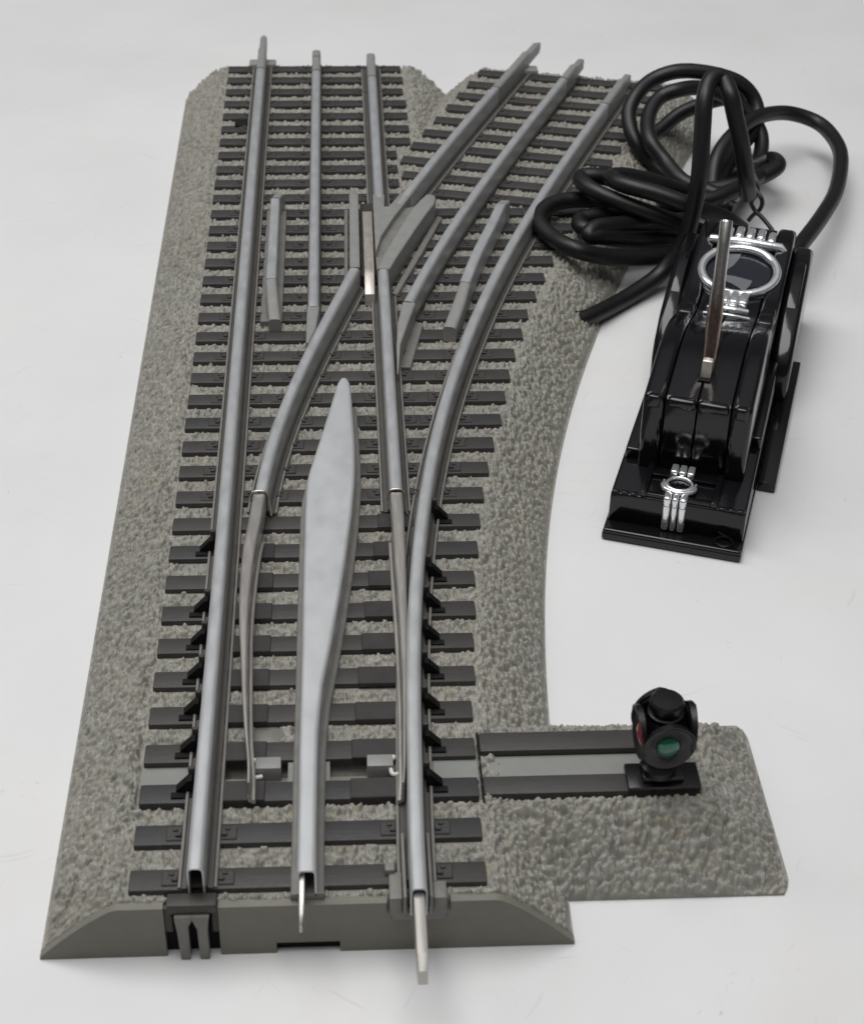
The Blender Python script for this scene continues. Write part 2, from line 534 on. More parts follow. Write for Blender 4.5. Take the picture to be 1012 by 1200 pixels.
cdx = np.array(CD2)
def dist_curve(x, y):
    """lateral distance from the diverging centre line"""
    xc = np.interp(y, cdx[:, 1], cdx[:, 0])
    sl = (np.interp(y+2, cdx[:, 1], cdx[:, 0])-np.interp(y-2, cdx[:, 1], cdx[:, 0]))/4
    return np.abs(x-xc)/np.sqrt(1+sl*sl)*np.where(x > xc, 1, 1)

def seg_dist(x, y, a, b):
    ax, ay = a; bx, by = b
    L2 = (bx-ax)**2+(by-ay)**2
    t = np.clip(((x-ax)*(bx-ax)+(y-ay)*(by-ay))/L2, 0, 1)
    return np.hypot(x-ax-t*(bx-ax), y-ay-t*(by-ay))

def heights(x, y):
    ds, dc = np.abs(x), dist_curve(x, y)
    h = np.maximum(prof(ds), prof(dc))
    edge = np.minimum(ds, dc)
    g = grains(x, y)
    inner = edge < 29
    amp = np.where(inner, 1.65, 1.9)
    rim = np.clip((42-edge)/1.2, 0, 1)
    low = (vnoise(x, y, 7, 8)-.5)*.35
    z = h-.85+(g*amp+low*(~inner))*rim
    z = np.maximum(z, .4)
    # flat moulded seats round the ties
    for (x0, y0_, x1, y1, k) in ties:
        sel = (np.abs(y-(y0_+y1)/2) < 14)
        if not sel.any(): continue
        ang = math.atan2(y1-y0_, x1-x0); c, s = math.cos(ang), math.sin(ang)
        u = (x-x0)*c+(y-y0_)*s; v = -(x-x0)*s+(y-y0_)*c
        L = math.hypot(x1-x0, y1-y0_)
        wob = (vnoise(x, y, .9, 9)-.5)*.5
        m = (u > -.5+wob) & (u < L+.5+wob) & (v > -TIE_W/2-.55+wob) & (v < TIE_W/2+.35+wob)
        z = np.where(m, 10.75, z)
    # signal channel between the third and fourth ties
    m = (y > 21.2) & (y < 36.2) & (x > -28.4) & (x < 28.6)
    z = np.where(m, 10.2, z)
    m = (y > 26.3) & (y < 31.7) & (((x > -16) & (x < -3.3)) | ((x > 3.4) & (x < 14)))
    z = np.where(m, 7.5, z)
    # round moulded recess
    m = np.hypot(x+7.2, (y-38.4)) < 2.8
    z = np.where(m, 9.6, z)
    # square hole by the far left rail
    m = (np.abs(x+21.9) < 1.7) & (np.abs(y-300.0) < 2.6)
    z = np.where(m, 7.0, z)
    # seam cracks
    d = np.full(x.shape, 9.)
    cr = [(-28.6, 37.5), (-28.2, 21.8), (-31.2, 18.3), (-36.2, 12.0), (-39.8, 3.3)]
    for a, b in zip(cr, cr[1:]): d = np.minimum(d, seg_dist(x+(vnoise(x, y, 1.5, 2)-.5)*.5, y, a, b))
    z = np.where(d < .28, z-.8, z)
    return z

def grid_mesh(name, X, Y, Z, mat, parent, skirt=True):
    nv, nu = X.shape
    co = np.stack([X, Y, Z], -1).reshape(-1, 3)
    idx = np.arange(nv*nu).reshape(nv, nu)
    q = np.stack([idx[:-1, :-1], idx[:-1, 1:], idx[1:, 1:], idx[1:, :-1]], -1).reshape(-1, 4)
    if skirt:
        per = np.concatenate([idx[0, :], idx[1:, -1], idx[-1, -2::-1], idx[-2:0:-1, 0]])
        base = co[per].copy(); base[:, 2] = 0.05
        b0 = len(co); co = np.vstack([co, base]); n = len(per)
        i = np.arange(n); j = (i+1) % n
        q = np.vstack([q, np.stack([per[i], b0+i, b0+j, per[j]], -1)])
    co = co*S
    me = bpy.data.meshes.new(name)
    me.vertices.add(len(co)); me.vertices.foreach_set('co', co.ravel())
    me.loops.add(len(q)*4); me.loops.foreach_set('vertex_index', q.ravel().astype(np.int32))
    me.polygons.add(len(q)); me.polygons.foreach_set('loop_start', np.arange(0, len(q)*4, 4, dtype=np.int32))
    me.polygons.foreach_set('loop_total', np.full(len(q), 4, dtype=np.int32))
    me.polygons.foreach_set('use_smooth', np.ones(len(q), dtype=bool))
    me.update(calc_edges=True); me.validate()
    return link_mesh(name, me, mat, parent)

NU, NV = 600, 1500
u = np.linspace(0, 1, NU); v = np.linspace(0, 1, NV)
edge_c = np.array(curve_offset(25.0, -10, 360, 300))
def xright(y):
    return np.maximum(42.0, np.interp(y, edge_c[:, 1], edge_c[:, 0]))
def yend(x):
    return 346.5-np.clip(x-44, 0, 200)*.235
XR = np.full(NV, 60.)
for _ in range(40): XR = .5*XR+.5*xright(1.5+v*(yend(XR)-1.5))
X = -42+u[None, :]*(XR[:, None]+42)
Y = 1.5+v[:, None]*(yend(X)-1.5)
Z = heights(X, Y)
roadbed = grid_mesh('ballast_bed', X, Y, Z, 'ballast', root)

# ---- smooth end wall at the front, with its notches
def prof_poly(x0, x1, n=24):
    xs_ = np.linspace(x0, x1, n)
    return [(float(x), float(prof(np.array(abs(x)))-.1)) for x in xs_]
bm = bmesh.new()
def wall_piece(x0, x1, zb=0.0):
    top = prof_poly(x0, x1)
    add_prism(bm, [(x0, zb)]+top+[(x1, zb)], 0.0, 1.55, 'y')
wall_piece(-42.0, -22.2); wall_piece(-13.8, -5.1); wall_piece(-5.1, 4.9, 2.4); wall_piece(4.9, 12.2)
wall_piece(22.1, 42.0)
add_box(bm, 12.2, 22.1, 0.0, 1.55, 0.0, 8.6)
obj('end_wall', bm, 'grey', root, angle=30)
# dark block in place of the shade behind the notch of the left rail
bm = bmesh.new()
add_box(bm, -22.2, -13.8, 1.2, 3.0, 0.2, 10.8)
obj('notch_shade', bm, 'hole_shade', root)
bm = bmesh.new(); add_box(bm, -5.0, 4.8, 1.0, 1.45, 0.1, 2.6); obj('notch_shade', bm, 'hole_shade', root)  # another dark block, for the shade in the middle notch

# ---- ties with their spike plates
D1s = lambda y: cx(CD1, y)
def rail_xs(y, k):
    """rail centre x positions crossed by a tie at y"""
    out = []
    if k < 100:
        out.append(-G)
        if y > 178: out.append(0.0)
        if y < 1: out.append(0)
        if 98 < y < 197: out.append(D1s(y))
        if 98 < y < 197 or y > 232: out.append(G)
        if y < 245: out.append(d3x(y))
        if 178 < y < 245: out.append(cx(CD2, y))
    else:
        out += [cx(CD1, y), cx(CD2, y), d3x(y)]
    return out
for (x0, y0_, x1, y1, k) in ties:
    ang = math.atan2(y1-y0_, x1-x0); L = math.hypot(x1-x0, y1-y0_)
    T = Matrix.Translation((x0, y0_, 0)) @ Matrix.Rotation(ang, 4, 'Z')
    j = random.uniform(-.12, .12)
    w = TIE_W+random.uniform(-.15, .1)
    bm = box(0, L+random.uniform(-.2, .2), -w/2+j, w/2+j, 10.2, ZT+random.uniform(-.05, .08), bev=.28, seg=2, mat=T)
    tie = obj('tie', bm, 'tie', root, angle=30)
    # clips
    if 2 <= k <= 10:
        continue
    used = []
    for xr in rail_xs((y0_+y1)/2, k):
        # position along tie
        if k >= 100:
            s0 = (xr-x0)/math.cos(ang)
            yc = y0_+s0*math.sin(ang)      # where the rail really crosses the slanted tie
            cur = [c for c in (CD1, CD2, CD3) if abs(cx(c, (y0_+y1)/2)-xr) < .01][0]
            s0 = (cx(cur, yc)-x0)/math.cos(ang)
        else: s0 = xr-x0
        for sd in (-1, 1):
            c = s0+sd*4.35
            if c < 1.2 or c > L-1.2: continue
            if k == 0 and xr > 10 and sd < 0: continue
            if any(abs(c-q) < 2.7 for q in used): continue
            used.append(c)
            bm = bmesh.new()
            add_box(bm, c-1.25, c+1.25, -1.5, 1.3, ZT-.3, ZT+.28, bev=.12, seg=1, mat=T)
            add_box(bm, c-sd*.7-.45, c-sd*.7+.45, -.9, -.1, ZT, ZT+.72, bev=.1, seg=1, mat=T)
            add_box(bm, c-sd*.2-.4, c-sd*.2+.4, .35, .95, ZT, ZT+.6, bev=.1, seg=1, mat=T)
            obj('spike_plate', bm, 'tie', tie, angle=30)

bm = bmesh.new(); add_lathe(bm, [(2.9, 9.0), (2.9, 10.5), (2.6, 10.7), (.05, 10.7)], 36, Matrix.Translation((-7.2, 38.4, 0)))
obj('round_recess', bm, 'foot', root)
obj('peg_hole_shade', box(-23.8, -20.2, 296.9, 301.9, 9.0, 12.45), 'hole_shade', root, 'small black block painted as the shade of a square hole beside the far left rail')  # solid block, its black stands for the shade in the hole

# slide plates and gussets
plate_x = {10: 13.2, 9: 12.2, 8: 11.0, 7: 10.1, 6: 9.4, 5: 8.6, 4: 7.9, 3: 7.2, 2: 6.9}
for k in range(2, 11):
    y = Y0+PITCH*k
    bm = bmesh.new()
    if k < 10: add_box(bm, -14.6, -7.2, y-2.45, y+2.1, ZT-.6, ZT+.38, bev=.12, seg=1)
    add_box(bm, plate_x[k], d3x(y)-2.2, y-2.45, y+2.1, ZT-.6, ZT+.38, bev=.12, seg=1)
    obj('slide_plate', bm, 'tie_dark', root, angle=30)

def gusset(xr, y, sd):
    """triangular brace on the outside of a stock rail"""
    bm = bmesh.new()
    a = xr+sd*2.0
    poly = [(a, ZT+.1), (a, ZT+3.0), (a+sd*.7, ZT+2.8), (a+sd*2.7, ZT+.6), (a+sd*2.7, ZT+.1)]
    if sd < 0: poly = poly[::-1]
    add_prism(bm, poly, y-.3, y+1.3, 'y')
    add_box(bm, min(a, a+sd*3.5), max(a, a+sd*3.5), y-1.5, y-.25, ZT-.2, ZT+.35)
    g = obj('rail_brace', bm, 'gusset', root, 'small black triangular brace beside the outer rail', angle=30)
    bm = box(a+sd*.1-.55, a+sd*.1+.55, y+1.4, y+2.2, ZT-.4, ZT+4.0, bev=.15, seg=1)
    obj('brace_post', bm, 'tie', g)
for k in (2, 3, 4, 5, 6, 7, 9): gusset(-G, Y0+PITCH*k, -1)
for k in (2, 3, 4, 5, 6, 7, 8, 10): gusset(d3x(Y0+PITCH*k), Y0+PITCH*k, 1)

# ---- rails
W = 2.6
def rail(name, pts, mat='rail', w=W, t=.28, foot=True, label=None, z0=11.6, footw=6.0, solid=False):
    bm = loft(path_rows(pts, w), z0, ZH, .85, None if solid else t)
    o = obj(name, bm, mat, root, label, angle=50)
    if foot:
        bm = bmesh.new()
        fp = pts if pts[0][1] > 3 else clip(pts, 3.0, pts[-1][1])
        add_loft(bm, path_rows(fp, footw-.9), 10.6, 12.1, .2, None, 1)
        add_loft(bm, path_rows(fp, w+.7), 11.0, 12.7, .2, None, 1)
        f_ = obj('rail_foot', bm, 'foot_dark', o, angle=30)
        if footw > 5:
            for sd in (-1, 1):
                P_ = np.array(fp); T_ = np.gradient(P_, axis=0); T_ /= np.linalg.norm(T_, axis=1)[:, None]
                Nn = np.stack([T_[:, 1], -T_[:, 0]], -1)
                q_ = P_+Nn*sd*(footw/2-.2)
                bm = loft([(*(p-n*.24), *(p+n*.24)) for p, n in zip(q_, Nn)], 10.6, 12.35, .1, None, 1)
                obj('foot_rim', bm, 'foot', o, angle=30)
    return o
def line(x, y0_, y1, n=2): return [(x, float(y)) for y in np.linspace(y0_, y1, n)]

rail('rail', line(-G, 2.0, 329), label='long straight left running rail')
rail('rail_end', line(-G, 329.6, 346.5), mat='light_grey', solid=True)
r_ = rail('rail', line(0, 178, 327), footw=4.2, label='straight centre rail beyond the frog')
rail('rail_end', line(0, 327.6, 338.5), footw=4.2, mat='light_grey', solid=True)
rail('rail_end', line(0, 339.1, 344), footw=4.2, mat='light_grey', solid=True)
rail('rail', line(G, 237, 322), label='straight right running rail beyond the frog')
rail('rail_end', line(G, 322.6, 341), mat='light_grey', solid=True)
# stock rail that curves away on the right
p3 = clip(CD3, -3.2, 300)
rail('rail', p3, label='curved outer rail sweeping to the right')
rail('rail_end', clip(CD3, 300.6, 319), mat='light_grey', solid=True)
rail('rail', clip(CD2, 180, 320), footw=4.2, label='curved centre rail of the branch')
rail('rail_end', clip(CD2, 320.6, 331), footw=4.2, mat='light_grey', solid=True)
rail('rail', clip(CD1, 233, 313), label='curved inner rail of the branch')
rail('rail_end', clip(CD1, 313.6, 342), mat='light_grey', solid=True)
# closure rails
c1 = [(9.9, 197.2), (5.6, 181), (1.4, 166.5), (-2.4, 148.9), (-5.6, 135.9), (-8.2, 119.3), (-10.0, 102.1)]
_c = np.polyfit([p[1] for p in c1], [p[0] for p in c1], 3)
c1 = [(float(np.polyval(_c, y)), float(y)) for y in np.linspace(197.2, 102.1, 40)]
rail('rail', c1[::-1], label='curved closure rail leading from the left point blade to the frog')
rail('rail', [(17.0, 101.8), (17.0, 196.4)], label='straight closure rail leading from the right point blade to the frog')

# tapered pins at the far ends
def end_pin(x, y, dx, dy, L, w=2.2):
    d = np.array([dx, dy], float); d /= np.linalg.norm(d); p = np.array([x, y], float)
    n = np.array([d[1], -d[0]])
    rows = []
    for s, ww, z in ((0, w, 16.6), (L*.75, w*.95, 16.4), (L, w*.3, 15.4)):
        q = p+d*s; rows.append((*(q-n*ww/2), *(q+n*ww/2), z))
    obj('rail_pin', loft(rows, 13.4, 16.4, .5), 'light_grey', root, angle=40)
end_pin(-G, 346.4, 0, 1, 16.5); end_pin(0, 343.9, 0, 1, 2.5, 1.2)
s3 = (d3x(318)-d3x(314))/4
end_pin(*clip(CD1, 313, 341.9)[-1], s3, 1, 15.0, 2.4); end_pin(*clip(CD2, 300, 330.9)[-1], s3, 1, 11.0, 2.2); end_pin(*clip(CD3, 300, 318.9)[-1], s3, 1, 9.5, 2.3)
for (x, y) in ((-G, 344.6), (cx(CD1, 338)+1.0, 338.6)):
    obj('rail_joiner', box(x-4.2, x+4.2, y-2.0, y+2.6, 10.4, 13.4, bev=.5), 'light_grey', root)

# point blades
bl = [(-10.3, 101.6, 3.0), (-11.0, 92, 3.0), (-11.7, 83.8, 2.9), (-12.0, 72, 2.45), (-11.9, 62, 2.0), (-11.5, 53.6, 1.6), (-11.0, 43, 1.2), (-10.4, 33.8, .8), (-9.7, 26, .6), (-9.5, 20.4, .5)]
bl = catmull(bl, 5)
rows = []
bl = [(x, y, w*.84) for (x, y, w) in bl]
for i, (x, y, w) in enumerate(bl):
    rows.append((x-w/2, y, x+w/2, y, ZH-.15, 12.9))
b1 = obj('point_blade', loft(rows, 12.9, ZH-.15, .5, None), 'nickel', root, 'slim nickel point blade on the left', angle=50)
rows = [(x+w/2+.02, y, x+w/2+.7, y, 13.4, 12.5) for (x, y, w) in bl if y < 92]
obj('blade_foot', loft(rows, 12.55, 13.5, .15, None, 1), 'nickel', b1)
br = [(17.0, 101.2, 3.0), (17.05, 92, 2.9), (17.0, 80, 2.6), (16.95, 68, 2.1), (16.85, 57, 1.7), (16.55, 44, 1.15), (16.1, 33, .7), (15.75, 24, .5), (15.4, 19.5, .5)]
br = [(x, y, w*.84) for (x, y, w) in catmull(br, 5)]
b2 = obj('point_blade', loft([(x-w/2, y, x+w/2, y, ZH-.1, 12.9) for (x, y, w) in br], 12.9, ZH, .5, None), 'nickel', root,
         'tapering nickel point blade lying against the curved rail', angle=50)
obj('blade_foot', loft([(x-w/2-.75, y, x-w/2-.05, y, 13.4, 12.5) for (x, y, w) in br if y < 92], 12.55, 13.5, .15, None, 1), 'nickel', b2)
# wire bridles at the blade heels
for (x, y) in ((-10.3, 101.7), (17.0, 101.6)):
    obj('heel_clip', tube([(x-1.75, y, 15.2), (x-1.5, y, 17.0), (x-.9, y, 17.75), (x+.9, y, 17.75), (x+1.5, y, 17.0), (x+1.9, y, 15.2), (x+2.2, y-1.2, 12.6)], .22, 8, 5), 'nickel', root)

# wide centre plate
cp_ = [(1.0, -1.5, 1.5), (12, -1.5, 1.5), (31.3, -1.5, 1.7), (37, -1.45, 2.0), (44.1, -1.4, 2.5), (55, -1.35, 4.0), (67.8, -1.35, 5.5), (80, -1.3, 6.8),
       (94.5, -1.2, 8.1), (101, -1.1, 8.5), (106, -.9, 8.8), (110, -.35, 8.95), (118, 1.1, 9.0), (126, 2.5, 8.85), (134, 3.85, 8.65), (141, 5.0, 8.45), (143.8, 5.5, 8.25), (145.3, 6.1, 7.7)]
rows = [(a, y, b, y) for y, a, b in cp_]
pl = obj('centre_plate', loft(rows, 11.9, ZH, .85, .35, 5), 'plate_metal', root, 'wide spearhead-shaped steel plate in the middle of the track', angle=50)
rows = [(a-1.1, y, b+1.1, y) for y, a, b in cp_[:16]]
obj('plate_foot', loft(rows, 10.6, 12.3, .25, None, 1), 'foot', pl, angle=30)
# bevelled end cap of the plate
obj('plate_tip', loft([(6.1, 145.2, 7.7, 145.2, ZH-.05), (6.4, 147.0, 7.4, 147.0, 14.0)], 11.9, ZH, .5), 'plate_metal', pl)

# ---- frog: wings, nose, floor and nickel insert
wing_l = [(8.75, 197.6, 11.35, 197.6), (9.1, 239, 11.6, 239), (9.3, 242.0, 11.2, 242.0, 17.2), (9.9, 243.6, 10.9, 243.6, 16.2)]
obj('wing_rail', loft(wing_l, 11.6, ZH, .45), 'light_grey', root, 'grey plastic wing rail left of the frog', angle=40)
wing_r = [(15.5, 196.7, 18.5, 196.5), (17.4, 204.6, 20.8, 203.6), (22.0, 219.6, 25.6, 217.6), (25.4, 230.2, 29.2, 227.6), (27.8, 235.4, 31.4, 233.0), (29.6, 238.8, 32.0, 236.6), (31.0, 240.4, 32.0, 239.4, 16.6)]
obj('wing_rail', loft(wing_r, 11.6, ZH, .45), 'light_grey', root, 'grey plastic wing rail right of the frog', angle=40)
nose = [(15.45, 205.6), (15.3, 212), (15.35, 238.8), (18.45, 238.8), (18.2, 231.6), (19.4, 231.6), (22.4, 238.8), (25.4, 238.0), (20.6, 225.6), (17.0, 214.6)]
bm = prism(nose, 11.4, ZH-.02, 'z', bev=.22, seg=2)
nose_o = obj('frog_nose', bm, 'light_grey', root, angle=40)
fl = [(15.5, 197.2), (15.2, 213), (17.4, 217), (21.4, 230), (23.0, 233.5), (27.0, 235.0), (25.5, 230), (17.6, 204)]
obj('frog_floor', prism(fl, 11.2, 15.9, 'z', bev=.15), 'foot', root)
fl2 = [(11.7, 199), (11.9, 240), (15.2, 240), (15.1, 199)]
obj('frog_floor', prism(fl2, 10.9, 14.3, 'z'), 'clip_grey', root)
ins = [(12.35, 188.8, 14.75, 188.8, 12.4), (12.35, 189.4, 14.75, 189.4, 14.4), (12.35, 195.5, 14.8, 195.5, 16.8), (12.4, 197.6, 14.85, 197.6, 17.05), (12.45, 229.4, 14.95, 229.4, 17.05)]
obj('frog_insert', loft(ins, 11.6, 17, .25, None, 2), 'nickel_bright', root, 'shiny nickel strip in the frog flangeway', angle=25)
obj('wing_rail_foot', loft([(19.0, 193, 20.2, 192), (26.2, 216, 27.6, 215), (32.3, 235.5, 33.6, 234.5)], 10.6, 12.7, .2, None, 1), 'foot', root)
obj('wing_rail_foot', loft([(7.4, 199, 8.4, 199), (7.8, 240, 8.8, 240)], 10.6, 12.5, .2, None, 1), 'foot', root)

# plastic ends of the centre rails, cut off slantwise by the closure rails
st = [(-1.5, 177.8, 1.5, 177.8), (-1.6, 168, .7, 168), (-1.6, 161, -1.0, 161)]
obj('centre_rail_stub', loft(st[::-1], 11.4, ZH-.05, .5), 'light_grey', root, angle=40)
st = [(21.0, 179.8, 24.2, 179.2), (19.6, 170, 22.0, 169.4), (19.0, 160, 20.0, 160), (18.9, 152.5, 19.2, 152.5, 14)]
obj('centre_rail_stub', loft(st[::-1], 11.4, ZH-.05, .6), 'light_grey', root, angle=40)
obj('rail_foot', loft([(19.2, 158, 22.2, 158), (23.5, 178, 26.0, 178)], 10.6, 12.4, .2, None, 1), 'foot', root)

# guard rails
def guard(flat, ramp_, kink, lab):
    o = obj('guard_rail', loft(flat, 11.6, ZH-.05, .6), 'rail', root, lab, angle=45)
    obj('guard_rail_ramp', loft(ramp_, 11.2, ZH, .9), 'light_grey', o, angle=45)
    if kink: obj('guard_rail_tip', loft(kink, 11.6, ZH, .5), 'light_grey', o, angle=45)
    return o
guard([(-11.6, 192.3, -9.0, 192.3), (-11.6, 237, -9.1, 237)],
      [(-10.6, 176.4, -7.6, 176.4, 15.0), (-11.2, 184, -8.3, 184, 16.4), (-11.7, 192, -8.9, 192, ZH)],
      [(-11.5, 237.3, -9.1, 237.3, ZH), (-10.6, 240.6, -8.4, 240.6, 17.0), (-9.3, 243.4, -8.0, 243.4, 15.4)],
      'straight guard rail beside the left running rail')
obj('rail_foot', loft([(-12.8, 180, -7.6, 180), (-12.8, 240, -7.6, 240)], 10.6, 12.4, .2, None, 1), 'foot', root)
gp = [(36.6, 189.6), (40.6, 205), (45.2, 220), (48.9, 232.5)]
gr = path_rows(catmull(gp, 4), 2.7)
guard(gr, [(30.3, 171.9, 33.4, 171.1, 15.2), (33.0, 180.8, 36.0, 180.0, 16.6), (35.3, 189.6, 38.0, 188.9, ZH)],
      [(*gr[-1][:2], *gr[-1][2:4], ZH), (49.0, 235.2, 51.6, 234.8, 17.3), (49.8, 237.6, 51.4, 237.4, 16.0)],
      'slanting guard rail inside the curved outer rail')

# ---- front: pins, connector and cradle
pin_rows = [(16.15, 3, 17.85, 3, 16.3), (16.15, -14.2, 17.85, -14.2, 16.0), (16.3, -16.4, 17.75, -16.4, 14.6)]
obj('rail_pin', loft(pin_rows[::-1], 11.6, 16.3, .18, None, 2), 'nickel', root, 'long square-ended nickel pin sticking out of the right rail', angle=25)
obj('rail_pin', loft([(-1.15, -5.6, -.75, -5.6, 12.8, 11.2), (-1.2, -4.4, -.45, -4.4, 14.0, 10.6), (-1.15, 0, -.35, 0, 15.4, 12.4), (-1.1, 3, -.3, 3, 16.4, 12.6)], 11, 16.4, .12, None, 2), 'nickel', root,
    'thin curved contact strip in the centre rail', angle=40)
# cradle round the right rail
bm = bmesh.new()
add_box(bm, 12.9, 21.3, -.55, .9, 7.4, 9.1, bev=.25)
add_box(bm, 12.6, 14.6, -.5, 5.0, 8.4, 12.4, bev=.25)
add_box(bm, 19.4, 21.5, -.5, 3.0, 8.4, 12.4, bev=.25)
add_box(bm, 14.7, 15.25, -1.4, 12, 9.5, 13.7, bev=.12, seg=1)
add_box(bm, 18.75, 19.3, -1.4, 12, 9.5, 13.7, bev=.12, seg=1)
add_box(bm, 12.0, 13.6, 4.6, 6.4, 11.6, 13.2, bev=.3)
obj('rail_cradle', bm, 'foot', root)
obj('cradle_recess', box(14.7, 19.3, .95, 1.5, 8.7, 11.9), 'clip_grey', root)
# connector under the left rail
bm = bmesh.new()
add_box(bm, -21.6, -13.9, -.45, 2.2, 10.1, 12.0, bev=.25)
add_box(bm, -22.3, -20.9, .3, 1.6, 5.2, 10.6, bev=.2)
add_box(bm, -14.9, -13.8, .3, 1.6, 5.0, 10.6, bev=.2)
conn = obj('connector', bm, 'clip_grey', root)
for xa in (-20.0, -17.0):
    poly = [(xa, 0.1), (xa-.25, 6.4), (xa-.5, 8.9), (xa-.5, 9.9), (xa+2.3, 9.9), (xa+2.2, 8.9), (xa+1.55, 7.6), (xa+1.5, 0.1)] if xa < -18 else \
           [(xa, 0.1), (xa-.15, 7.0), (xa-.75, 8.9), (xa-.8, 9.9), (xa+1.9, 9.9), (xa+1.75, 8.9), (xa+1.45, 6.4), (xa+1.5, 0.1)]
    obj('connector_prong', prism(poly, -.9, .9, 'y', bev=.15), 'foot', conn)

# ---- signal channel: floor, throw bar
obj('channel_floor', prism([(-27.9, 26.1), (-16.2, 26.1), (-16.2, 31.2), (-27.9, 31.2)], 9.6, 10.7, 'z'), 'channel', root)
obj('channel_floor', prism([(19.5, 26.1), (28.35, 26.1), (28.35, 31.6), (19.5, 31.6)], 9.6, 10.9, 'z'), 'channel', root)
obj('channel_floor', prism([(-3.5, 26.1), (3.5, 26.1), (3.5, 31.6), (-3.5, 31.6)], 9.6, 11.3, 'z'), 'channel', root)
obj('throw_bar', box(-15.6, 14.2, 26.4, 28.4, 8.6, 10.4, bev=.2), 'foot', root)
bm = bmesh.new()
add_box(bm, -8.9, -4.6, 27.6, 30.4, 9.2, 13.4, bev=.25)
obj('throw_bar_block', bm, 'light_grey', root)
obj('throw_bar_block', box(9.7, 14.1, 27.6, 30.4, 9.2, 13.4, bev=.25), 'light_grey', root)
for x in (-9.3, 13.9):
    obj('blade_link', tube([(x+1.6, 26.9, 12.2), (x+.2, 26.6, 12.3), (x-.2, 27.4, 12.5), (x-.25, 29.0, 12.8), (x+.4, 30.2, 13.0)], .38, 8, 5), 'white_bit', root)
obj('blade_stud', box(-9.9, -8.9, 21.2, 22.4, 12.0, 13.2, bev=.2), 'nickel', root)

# ---- signal stand extension
NU2, NV2 = 300, 230
XX = np.linspace(28.75, 79.0, NU2)[None, :].repeat(NV2, 0); YY = np.linspace(8.9, 49.2, NV2)[:, None].repeat(NU2, 1)
# round the two far corners
fy = np.abs(YY-29)/20.15
XX = np.where(XX > 70, 70+(XX-70)*(1-.16*np.clip((fy-.8)/.2, 0, 1)**2), XX)
def ext_h(x, y):
    dy = np.abs(y-28.6)
    ty = np.clip((dy-8.6)/(20.2-8.6), 0, 1); tx = np.clip((x-67.5)/(79-67.5), 0, 1)
    t = np.clip(np.maximum(ty, tx)+.25*ty*tx, 0, 1)**1.12
    h = 11.15*(1-t)+.6*t
    edge = np.minimum(np.minimum(79-x, 20.2-dy), 99)
    rim = np.clip(edge/1.0, 0, 1)
    inner = (dy < 9)
    g = grains(x+100, y+40)
    z = h-.75+(g*np.where(inner, 1.5, 1.9)+(vnoise(x, y, 6, 12)-.5)*.5*(~inner))*rim
    z = np.maximum(z, .45)
    m = (y > 21.5) & (y < 37.2) & (x < 58.5)
    z = np.where(m, 10.2, z)
    m = (y > 21.2) & (y < 26.4) & (x < 65.2)
    z = np.where(m, 10.4, z)
    return z
ext = grid_mesh('signal_bed', XX, YY, ext_h(XX, YY), 'ballast', root)
for (a, b, c, d) in ((28.95, 58.6, 31.9, 36.5), (28.95, 64.9, 21.7, 25.9)):
    obj('tie', box(a, b, c, d, 10.0, ZT+.15, bev=.25), 'tie', root, 'long smooth tie leading to the signal lamp', angle=30)
obj('channel_floor', box(28.95, 58.3, 26.0, 31.8, 9.6, 10.75), 'channel', root)
obj('seam_gap', box(28.62, 28.9, 20.4, 37.0, 9.6, 11.75), 'hole_shade', root)

# ---- signal lamp
lamp = empty('signal_lamp', (58.9, 24.4, 12.0), 0); lamp.parent = root
lamp['label'] = 'small black round switch lamp with green and red lenses'
def lobj(name, bm, mat, lab=None, parent=None, angle=40):
    return obj(name, bm, mat, parent or lamp, lab, angle)
bm = box(-6.2, 6.0, -3.0, 2.9, -.2, 1.0, bev=.3); lobj('lamp_base', bm, 'black_satin')
bm = bmesh.new()
add_box(bm, -3.8, 3.2, -2.1, 2.2, .9, 2.4, bev=.4)
HM = Matrix.Translation((-.9, 0, 0)) @ Matrix.Scale(1.02, 4) @ Matrix.Rotation(math.radians(4), 4, 'Z')
add_lathe(bm, [(2.9, 2.2), (2.9, 3.4), (2.2, 3.9), (1.8, 4.6), (2.6, 5.6), (3.1, 6.6)], 28, HM)
lobj('lamp_pedestal', bm, 'black_satin')
bm = bmesh.new()
add_lathe(bm, [(.5, 5.2), (2.6, 5.6), (3.7, 7.2), (3.95, 9.4), (3.8, 11.6), (3.1, 13.4), (2.7, 14.0), (2.9, 14.3), (2.9, 14.9), (2.3, 15.1), (2.3, 15.6), (2.75, 15.9), (2.75, 17.0), (2.45, 17.35), (.4, 17.45)], 36, HM)
lobj('lamp_body', bm, 'black_satin')
